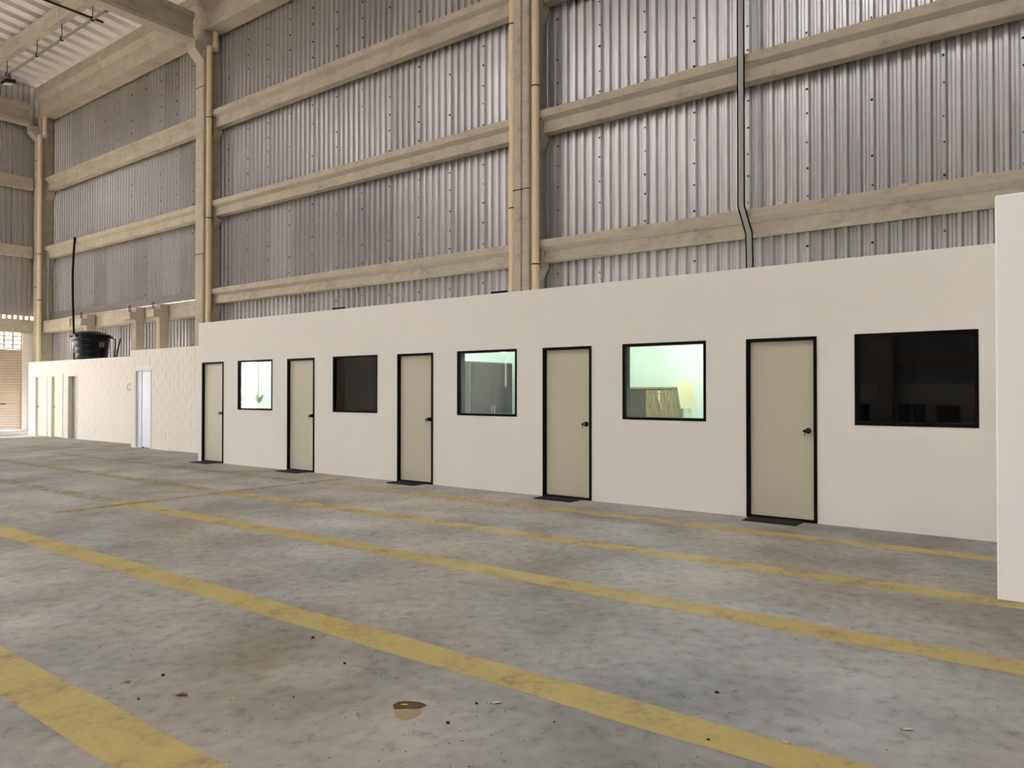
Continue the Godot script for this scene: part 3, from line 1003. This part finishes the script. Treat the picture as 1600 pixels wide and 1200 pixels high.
func build_block_rooms() -> void:
	var near := block_wall("wall_block_near", "white painted block wall beside the offices with a pale blue door", -20.38, -15.17, 2.63, -1.1, [[-20.16, -19.31, 2.1]])
	var far := block_wall("wall_block_far", "lower white painted block wall under the blue water tank", -28.95, -20.38, 2.53, -1.75, [[-28.39, -27.40, 2.08], [-27.11, -26.21, 2.08], [-25.86, -25.19, 2.06]])
	# slabs and side walls close the rooms
	var st := mb()
	box(st, Vector3(-20.38, 2.42, SHEET + 0.1), Vector3(-15.17, 2.56, -1.24))
	box(st, Vector3(-20.38, 0, SHEET + 0.1), Vector3(-20.26, 2.42, -1.24))
	tag(put("wall_near_room", st, M.white), "side and roof slab of the nearer block room", "wall", "", "structure")
	var s2 := mb()
	box(s2, Vector3(-28.95, 2.36, -3.0), Vector3(-20.4, 2.48, -1.89))
	box(s2, Vector3(-28.95, 0, -3.0), Vector3(-28.81, 2.47, -1.89))
	box(s2, Vector3(-27.3, 0, -3.0), Vector3(-27.22, 2.36, -1.89)); box(s2, Vector3(-26.1, 0, -3.0), Vector3(-26.02, 2.36, -1.89)); box(s2, Vector3(-24.9, 0, -3.0), Vector3(-24.82, 2.36, -1.89))
	box(s2, Vector3(-28.95, 0, -3.06), Vector3(-20.4, 2.48, -3.0))
	tag(put("wall_far_room", s2, M.white), "sides and roof slab of the lower block rooms", "wall", "", "structure")
	# doors
	var data := [[-28.39, 0.99, -1.75, 2.08, M.pale_door, "pale cream door nearest the roller shutter"], [-27.11, 0.90, -1.75, 2.08, M.pale_door, "pale cream door in the middle of the lower block wall"], [-25.86, 0.67, -1.75, 2.06, M.grey_door, "dull grey brown door set deep in the lower block wall"]]
	for k in 3:
		var d: Array = data[k]
		var o := thing("door_%d" % (8 + k), d[5], "door", Vector3(d[0], 0, d[2]), "", "structure")
		var f := mb()
		box(f, Vector3(0, 0, -0.12), Vector3(0.05, d[3], 0.012)); box(f, Vector3(d[1] - 0.05, 0, -0.12), Vector3(d[1], d[3], 0.012)); box(f, Vector3(0.05, d[3] - 0.05, -0.12), Vector3(d[1] - 0.05, d[3], 0.012))
		put("frame", f, M.white, o)
		var l := mb()
		var zz := -0.06 if k < 2 else -0.115
		bevel_box(l, Vector3(0.053, 0.01, zz - 0.035), Vector3(d[1] - 0.053, d[3] - 0.053, zz), 0.004)
		put("leaf", l, d[4], o)
		var kn := mb()
		lathe(kn, [Vector2(0, 0), Vector2(0.025, 0), Vector2(0.02, 0.04), Vector2(0, 0.045)], Vector3(0.12, 1.0, zz), Vector3(0, 0, 1), 12)
		put("knob", kn, M.galv, o)
	var b := thing("door_11", "pale blue white metal door with a narrow side leaf in the block wall", "door", Vector3(-20.16, 0, -1.1), "", "structure")
	var bf := mb()
	box(bf, Vector3(0, 0, -0.13), Vector3(0.04, 2.1, 0.01)); box(bf, Vector3(0.81, 0, -0.13), Vector3(0.85, 2.1, 0.01)); box(bf, Vector3(0.04, 2.06, -0.13), Vector3(0.81, 2.1, 0.01))
	put("frame", bf, M.white, b)
	var l1 := mb()
	bevel_box(l1, Vector3(0.045, 0.015, -0.07), Vector3(0.27, 2.055, -0.035), 0.004)
	put("side_leaf", l1, M.blue_door, b)
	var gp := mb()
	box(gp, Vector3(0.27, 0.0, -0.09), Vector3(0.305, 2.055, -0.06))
	put("dark_gap_strip", gp, M.rubber, b)  # black strip put in for the shade between the two leaves
	var l2 := mb()
	bevel_box(l2, Vector3(0.305, 0.035, -0.07), Vector3(0.805, 2.055, -0.035), 0.004)
	put("leaf", l2, M.blue_door, b)
	# a loop of cable on the wall
	var ring := mb()
	var path := []
	for k in 15:
		var a := 0.6 + TAU * 0.82 * k / 14.0
		path.append(Vector3(cos(a) * 0.1, sin(a) * 0.1, 0.012))
	tube(ring, path, 0.008, 6)
	tag(put("cable_loop", ring, M.galv, self, Vector3(-21.8, 1.64, -1.745)), "small grey loop of cable hung on the white block wall", "cable")
	# water tank on the slab
	var t := thing("water_tank", "dark blue round water tank with a domed lid on the low roof", "water tank", Vector3(-25.88, 2.485, -2.48))
	t.scale = Vector3(0.86, 1.0, 0.86)
	var bd := mb()
	var prof := [Vector2(0, 0), Vector2(0.53, 0), Vector2(0.545, 0.02)]
	for k in 4:
		var y := 0.1 + k * 0.19
		prof += [Vector2(0.545 + 0.13 * y, y), Vector2(0.555 + 0.13 * y + 0.008, y + 0.02), Vector2(0.555 + 0.13 * y + 0.008, y + 0.05), Vector2(0.545 + 0.13 * (y + 0.07), y + 0.07)]
	prof += [Vector2(0.655, 0.84), Vector2(0.0, 0.84)]
	lathe(bd, prof, Vector3.ZERO, Vector3.UP, 48)
	put("tank_body", bd, M.tank, t)
	var ld := mb()
	lathe(ld, [Vector2(0.62, 0.84), Vector2(0.70, 0.84), Vector2(0.70, 0.89), Vector2(0.66, 0.905), Vector2(0.50, 0.97), Vector2(0.3, 1.015), Vector2(0.0, 1.03)], Vector3.ZERO, Vector3.UP, 48)
	put("lid", ld, M.tank, t)
	for k in 10:
		var a := TAU * k / 10
		var tb := mb()
		var d := Vector3(cos(a), 0, sin(a))
		bevel_box(tb, d * 0.69 + Vector3(-0.03, 0.8, -0.03), d * 0.69 + Vector3(0.03, 0.9, 0.03), 0.008)
		put("lid_clip", tb, M.tank, t)
	# sticker on the side that faces the hall
	var sk := mb()
	var a0 := -0.35
	for k in 4:
		var p0 := a0 - 0.1 + 0.08 * k; var p1 := p0 + 0.08
		var r0 := 0.64; var r1 := 0.66
		quad(sk, Vector3(cos(-p0) * r0, 0.48, -sin(p0) * -1 * r0) * Vector3(1, 1, 1), Vector3(cos(p1) * r0, 0.48, sin(p1) * r0), Vector3(cos(p1) * r1, 0.64, sin(p1) * r1), Vector3(cos(p0) * r1, 0.64, sin(p0) * r1))
	var so := put("sticker", sk, M.sticker, t)
	so.rotation.y = -0.15
	for e in [[Vector3(-0.48, 0.86, 0.44), Vector3(-0.40, 0.01, 0.46)], [Vector3(0.60, 0.82, -0.42), Vector3(0.78, 0.74, -0.52), Vector3(0.80, 0.3, -0.5), Vector3(0.78, 0.0, -0.5)], [Vector3(1.0, 0.78, -0.62), Vector3(0.9, 0.35, -0.55), Vector3(0.86, 0.0, -0.5)]]:
		var hs := mb()
		tube(hs, e, 0.022, 8)
		put("hose", hs, M.black, t)

# ------------------------------------------------------------------ pipes and ducts on the back wall
func build_pipes() -> void:
	var o := thing("downpipe", "cream downpipe on the shaded side of the grooved column", "pipe", Vector3(-8.56, 0, -3.37))
	pipe_run(o, [Vector3(0, 2.9, 0), Vector3(0, 12.3, 0)], [4.0, 7.6, 10.4])
	var l := thing("downpipe", "thin edge of cream downpipe on the lit side of the grooved column", "pipe", Vector3(-9.105, 0, -3.34))
	pipe_run(l, [Vector3(0, 2.9, 0), Vector3(0, 12.3, 0)], [5.2, 9.0])
	var b := thing("downpipe", "cream downpipe with a white elbow on the column by the office corner", "pipe", Vector3(-20.42, 0, -3.38))
	pipe_run(b, [Vector3(0, 2.7, 0), Vector3(0, 11.66, 0)], [6.6, 9.6])
	elbow(b, Vector3(0, 11.66, 0), Vector3(0, 11.9, -0.2))
	var b2 := mb()
	tube(b2, [Vector3(0, 11.9, -0.2), Vector3(0, 12.32, -0.2)], 0.08, 16)
	put("upper_pipe", b2, M.pipe, b)
	var c := thing("downpipe", "cream downpipe with a white elbow in the far corner of the hall", "pipe", Vector3(-32.1, 0, -3.26))
	pipe_run(c, [Vector3(0, 2.4, 0), Vector3(0, 11.4, 0)], [5.0, 6.8])
	elbow(c, Vector3(0, 11.4, 0), Vector3(0, 11.62, -0.16))
	var c2 := mb()
	tube(c2, [Vector3(0, 11.62, -0.16), Vector3(0, 12.3, -0.16)], 0.08, 16)
	put("upper_pipe", c2, M.pipe, c)
	var g := mb()
	tube(g, [Vector3(0.12, 7.0, -0.3), Vector3(0.12, 6.0, -0.28), Vector3(0.2, 5.3, -0.24), Vector3(0.22, 4.3, -0.24)], 0.035, 8)
	put("cable_conduit", g, M.galv, c)
	# galvanised cable duct in the right bay
	var d := thing("cable_duct", "grey galvanised vertical cable duct crossing the wall beams", "duct", Vector3(-4.36, 0, -3.40))
	var pts := [Vector2(0, 13), Vector2(0, 4.62), Vector2(0.13, 4.15), Vector2(0.16, 2.9)]
	for k in 3:
		var a: Vector2 = pts[k]; var e: Vector2 = pts[k + 1]
		var st := mb()
		prism(st, [Vector3(a.x - 0.042, a.y, -0.02), Vector3(a.x + 0.042, a.y, -0.02), Vector3(e.x + 0.042, e.y, -0.02), Vector3(e.x - 0.042, e.y, -0.02)], Vector3(0, 0, 0.04))
		put("duct_channel", st, M.galv, d)
		for s in [-1.0, 1.0]:
			var cb := mb()
			tube(cb, [Vector3(a.x + s * 0.055, a.y, 0.012), Vector3(e.x + s * 0.055, e.y, 0.012)], 0.011, 6)
			put("cable", cb, M.black, d)

func pipe_run(o: Node3D, path: Array, joints: Array) -> void:
	var st := mb()
	tube(st, path, 0.08, 18)
	put("pipe_length", st, M.pipe, o)
	for y in joints:
		var j := mb()
		lathe(j, [Vector2(0.08, -0.05), Vector2(0.087, -0.05), Vector2(0.087, 0.05), Vector2(0.08, 0.05)], Vector3(0, y, 0), Vector3.UP, 18)
		put("pipe_socket", j, M.pipe, o)
		var k := mb()
		lathe(k, [Vector2(0.083, 0.06), Vector2(0.0865, 0.06), Vector2(0.0865, 0.085), Vector2(0.083, 0.085)], Vector3(0, y, 0), Vector3.UP, 18)
		put("clamp", k, M.grit, o)

func elbow(o: Node3D, a: Vector3, b: Vector3) -> void:
	var st := mb()
	var m := (a + b) / 2
	tube(st, [a - Vector3(0, 0.06, 0), a, a.lerp(Vector3(a.x, m.y, a.z), 0.8), m, b.lerp(Vector3(b.x, m.y, b.z), 0.8), b, b + Vector3(0, 0.06, 0)], 0.089, 16)
	put("elbow", st, M.pvc, o)

# ------------------------------------------------------------------ the bay with the tank
func build_left_bay() -> void:
	var o := thing("plain_beam", "plain concrete beam just above the blue water tank", "beam", Vector3(-26.57, 3.82, -3.55))
	var st := mb()
	bevel_box(st, Vector3(-5.62, 0, -0.2), Vector3(5.62, 0.46, 0.15), 0.012)
	put("beam_body", st, M.concrete, o)
	var lt := mb()
	bevel_box(lt, Vector3(-3.2, 0.1, 0.15), Vector3(-3.1, 0.4, 0.21), 0.01)
	put("bracket", lt, M.clip, o)
	# bright flashing along the foot of the upper sheets
	var f := thing("wall_flashing", "bright metal flashing strip along the sheets above the plain beam", "flashing", Vector3(-26.57, 4.34, SHEET + 0.02))
	var fs := mb()
	prism(fs, [Vector3(-5.6, 0, 0.0), Vector3(-5.6, 0, 0.12), Vector3(-5.6, 0.03, 0.125), Vector3(-5.6, 0.30, 0.02), Vector3(-5.6, 0.30, 0.0)], Vector3(11.2, 0, 0))
	put("strip", fs, M.zinc[0], f)
	for i in 3:
		var x: float = [-24.28, -22.78, -27.75][i]
		var p := thing("door_post", ["short concrete post behind the wall, left one of a close pair", "short concrete post nearest the tall column", "short concrete post right behind the blue water tank"][i], "post", Vector3(x, 0, -3.18))
		var s := mb()
		bevel_box(s, Vector3(-0.13, 0, -0.2), Vector3(0.13, 4.26, 0.1), 0.015)
		put("shaft", s, M.concrete, p)
		var b := mb()
		bevel_box(b, Vector3(-0.34, 3.84, 0.1), Vector3(0.14, 4.08, 0.3), 0.01)
		put("bracket", b, M.concrete, p)
		var r := mb()
		for k in 2: tube(r, [Vector3(-0.2 + 0.1 * k, 4.08, 0.16), Vector3(-0.2 + 0.1 * k, 4.32, 0.16)], 0.012, 6)
		put("steel_rod", r, M.grit, p)
	var h := thing("black_hose", "thin black hose dropping from the wall beam to the water tank", "hose", Vector3(-29.0, 0, -3.41))
	var hs := mb()
	tube(hs, [Vector3(-0.38, 7.22, 0.0), Vector3(-0.36, 6.6, 0.05), Vector3(-0.30, 5.8, 0.10), Vector3(-0.18, 4.9, 0.14), Vector3(-0.08, 4.2, 0.16), Vector3(-0.02, 3.5, 0.16), Vector3(0.0, 2.5, 0.16)], 0.036, 10)
	put("hose_length", hs, M.black, h)

# ------------------------------------------------------------------ lamp and duct under the roof
func build_hall_lamp() -> void:
	var y := 12.6
	var d := thing("cable_tray", "thin grey cable tray hung from the roof by wires", "cable tray", Vector3(-25.5, y, -1.27))
	var st := mb()
	bevel_box(st, Vector3(-4.15, -0.03, -0.03), Vector3(4.5, 0.03, 0.03), 0.005)
	put("tray", st, M.galv, d)
	for x in [-4.15, -1.63, 0.23, 2.33, 3.2]:
		var w := mb()
		tube(w, [Vector3(x, 0.03, 0), Vector3(x, 0.5 if x < 2 else 0.45, 0)], 0.012, 6)
		put("hanger_wire", w, M.grit, d)
		var c := mb()
		bevel_box(c, Vector3(x - 0.04, -0.05, -0.045), Vector3(x + 0.04, 0.07, 0.045), 0.008)
		put("clamp", c, M.grit, d)
	var b := mb()
	box(b, Vector3(2.31, 0.0, -0.3), Vector3(2.36, 0.05, 2.6))
	put("cross_bar", b, M.grit, d)
	var l := thing("flood_lamp", "small black floodlight with a white glass under the cable tray", "lamp", Vector3(-29.35, y - 0.065, -1.25))
	var f := mb()
	tube(f, [Vector3(0.0, 0.02, 0), Vector3(0.0, -0.1, 0.02)], 0.02, 6); tube(f, [Vector3(-0.14, -0.25, 0.04), Vector3(-0.14, -0.12, 0.02), Vector3(0.14, -0.12, 0.02), Vector3(0.14, -0.25, 0.04)], 0.014, 6)
	put("yoke", f, M.lamp_body, l)
	var h := mb()
	prism(h, [Vector3(-0.2, -0.20, -0.12), Vector3(-0.2, -0.32, -0.12), Vector3(-0.2, -0.38, 0.2), Vector3(-0.2, -0.26, 0.2)], Vector3(0.4, 0, 0))
	put("housing", h, M.lamp_body, l)
	var g := mb()
	prism(g, [Vector3(-0.16, -0.323, -0.09), Vector3(-0.16, -0.333, -0.09), Vector3(-0.16, -0.384, 0.17), Vector3(-0.16, -0.374, 0.17)], Vector3(0.32, 0, 0))
	put("lamp_glass", g, M.lamp_glass, l)

# ------------------------------------------------------------------ litter on the floor
func build_litter() -> void:
	var leaves := [[-3.52, 6.90, 0.07, 0.5, "leaf_brown", "dark brown dry leaf on the floor, longest of the scattered leaves"], [-3.91, 6.98, 0.045, 1.4, "leaf_orange", "small orange dry leaf on the floor"], [-3.28, 6.77, 0.035, 2.0, "leaf_tan", "pale curled leaf scrap with a dark stem"], [-4.55, 6.81, 0.035, 0.2, "leaf_tan", "tiny yellowish leaf scrap beside the yellow line"], [-2.65, 6.53, 0.045, 2.6, "leaf_orange", "reddish dry leaf beside the brown floor chip"], [-2.21, 6.04, 0.05, 0.9, "leaf_tan", "yellowish upturned leaf to the right of the brown floor chip"], [-2.15, 5.78, 0.025, 0.3, "leaf_tan", "pale speck of leaf on the yellow line"], [-0.57, 5.17, 0.05, 0.4, "leaf_tan", "pale cream leaf scrap alone on the bare floor"], [-0.98, 5.62, 0.04, 2.9, "leaf_tan", "pale leaf scrap lying on the yellow line"]]
	for e in leaves:
		var o := thing("dry_leaf", e[5], "leaf", Vector3(e[0], 0.003, e[1]), "dry leaves on the floor")
		o.rotation.y = e[3]
		var l: float = e[2]
		var st := mb()
		var n := 7
		for i in n:
			var t0 := float(i) / n; var t1 := float(i + 1) / n
			var w0 := sin(PI * pow(t0, 0.8)) * l * 0.2; var w1 := sin(PI * pow(t1, 0.8)) * l * 0.2
			var x0 := (t0 - 0.5) * l; var x1 := (t1 - 0.5) * l
			var h0 := 0.1 * l * sin(PI * t0) + 0.001; var h1 := 0.1 * l * sin(PI * t1) + 0.001
			for s in [-1.0, 1.0]:
				var a := Vector3(x0, 0.0, 0); var b := Vector3(x1, 0.0, 0)
				var c := Vector3(x1, h1, s * w1); var d := Vector3(x0, h0, s * w0)
				quad_in(st, a, b, c, d, Vector3(0, -1, 0))
		put("blade", st, M[e[4]], o)
		var sm := mb()
		tube(sm, [Vector3(-0.5 * l, 0.001, 0), Vector3(-0.66 * l, 0.003, 0.03 * l), Vector3(-0.78 * l, 0.002, 0.08 * l)], 0.0012, 5)
		put("stalk", sm, M.leaf_brown, o)
	# chipped spot in the concrete with a rusty brown patch
	var c := thing("floor_chip", "brown stained chip in the concrete floor with a yellow scrap in it", "floor patch", Vector3(-2.54, 0, 6.31))
	put("stain", blob(0.085, 0.05, 41, 0.003), M.stain, c).rotation.y = 0.64
	put("bare_patch", blob(0.065, 0.07, 43, 0.002), M.chipped, c, Vector3(0.055, 0, 0.07)).rotation.y = 0.64
	var y := mb()
	bevel_box(y, Vector3(-0.016, 0.003, -0.006), Vector3(0.016, 0.007, 0.006), 0.002)
	var yo := put("yellow_scrap", y, mat(c8(214, 176, 70), 0.5), c, Vector3(-0.015, 0, 0.012))
	yo.rotation.y = 0.6
	# small dark crumbs
	var crumbs := [[-3.70, 5.96, 0.014], [-3.85, 6.82, 0.013], [-3.65, 7.05, 0.009], [-3.21, 6.13, 0.012], [-2.26, 6.34, 0.012], [-2.29, 6.10, 0.010], [-1.41, 5.28, 0.013], [-1.25, 5.79, 0.010], [-3.06, 6.58, 0.006], [-1.88, 6.04, 0.006]]
	for e in crumbs:
		var s := mb()
		lathe(s, [Vector2(0, 0), Vector2(e[2], 0), Vector2(e[2] * 0.8, e[2] * 0.5), Vector2(e[2] * 0.3, e[2] * 0.8), Vector2(0, e[2] * 0.8)], Vector3.ZERO, Vector3.UP, 6)
		var o := put("crumb", s, M.grit, self, Vector3(e[0], 0, e[1]))
		o.scale = Vector3(1.0, 1.0, 0.7)
		tag(o, "tiny dark crumb of dirt on the concrete floor", "dirt", "dark crumbs on the floor")
	var gr := mb()
	for i in 700:
		var p := Vector3(rng.randf_range(-7.5, 1.5), 0.001, rng.randf_range(1.0, 7.6))
		if rng.randf() < 0.6: p = Vector3(rng.randf_range(-4.6, -1.2), 0.001, rng.randf_range(5.2, 7.5))
		var s := rng.randf_range(0.0012, 0.0042)
		var a := rng.randf() * PI
		var u := Vector3(cos(a), 0, sin(a)) * s * rng.randf_range(0.8, 2.2); var v := Vector3(-sin(a), 0, cos(a)) * s * 0.7
		var t := Vector3(0, s * 0.7, 0)
		quad_in(gr, p - u, p + v, p + t, p + t, p - t); quad_in(gr, p - u, p - v, p + t, p + t, p - t); quad_in(gr, p + u, p + v, p + t, p + t, p - t); quad_in(gr, p + u, p - v, p + t, p + t, p - t)
	tag(put("floor_grit", gr, M.grit), "fine dark grit scattered over the concrete floor", "grit", "", "stuff")

func blob(rx: float, rz: float, s: int, h: float) -> SurfaceTool:
	var st := mb()
	var r := RandomNumberGenerator.new()
	r.seed = s
	var pts := []
	for k in 16:
		var a := -TAU * k / 16
		var q := r.randf_range(0.78, 1.1)
		pts.append(Vector3(cos(a) * rx * q, 0.0005, sin(a) * rz * q))
	prism(st, pts, Vector3(0, h, 0))
	return st
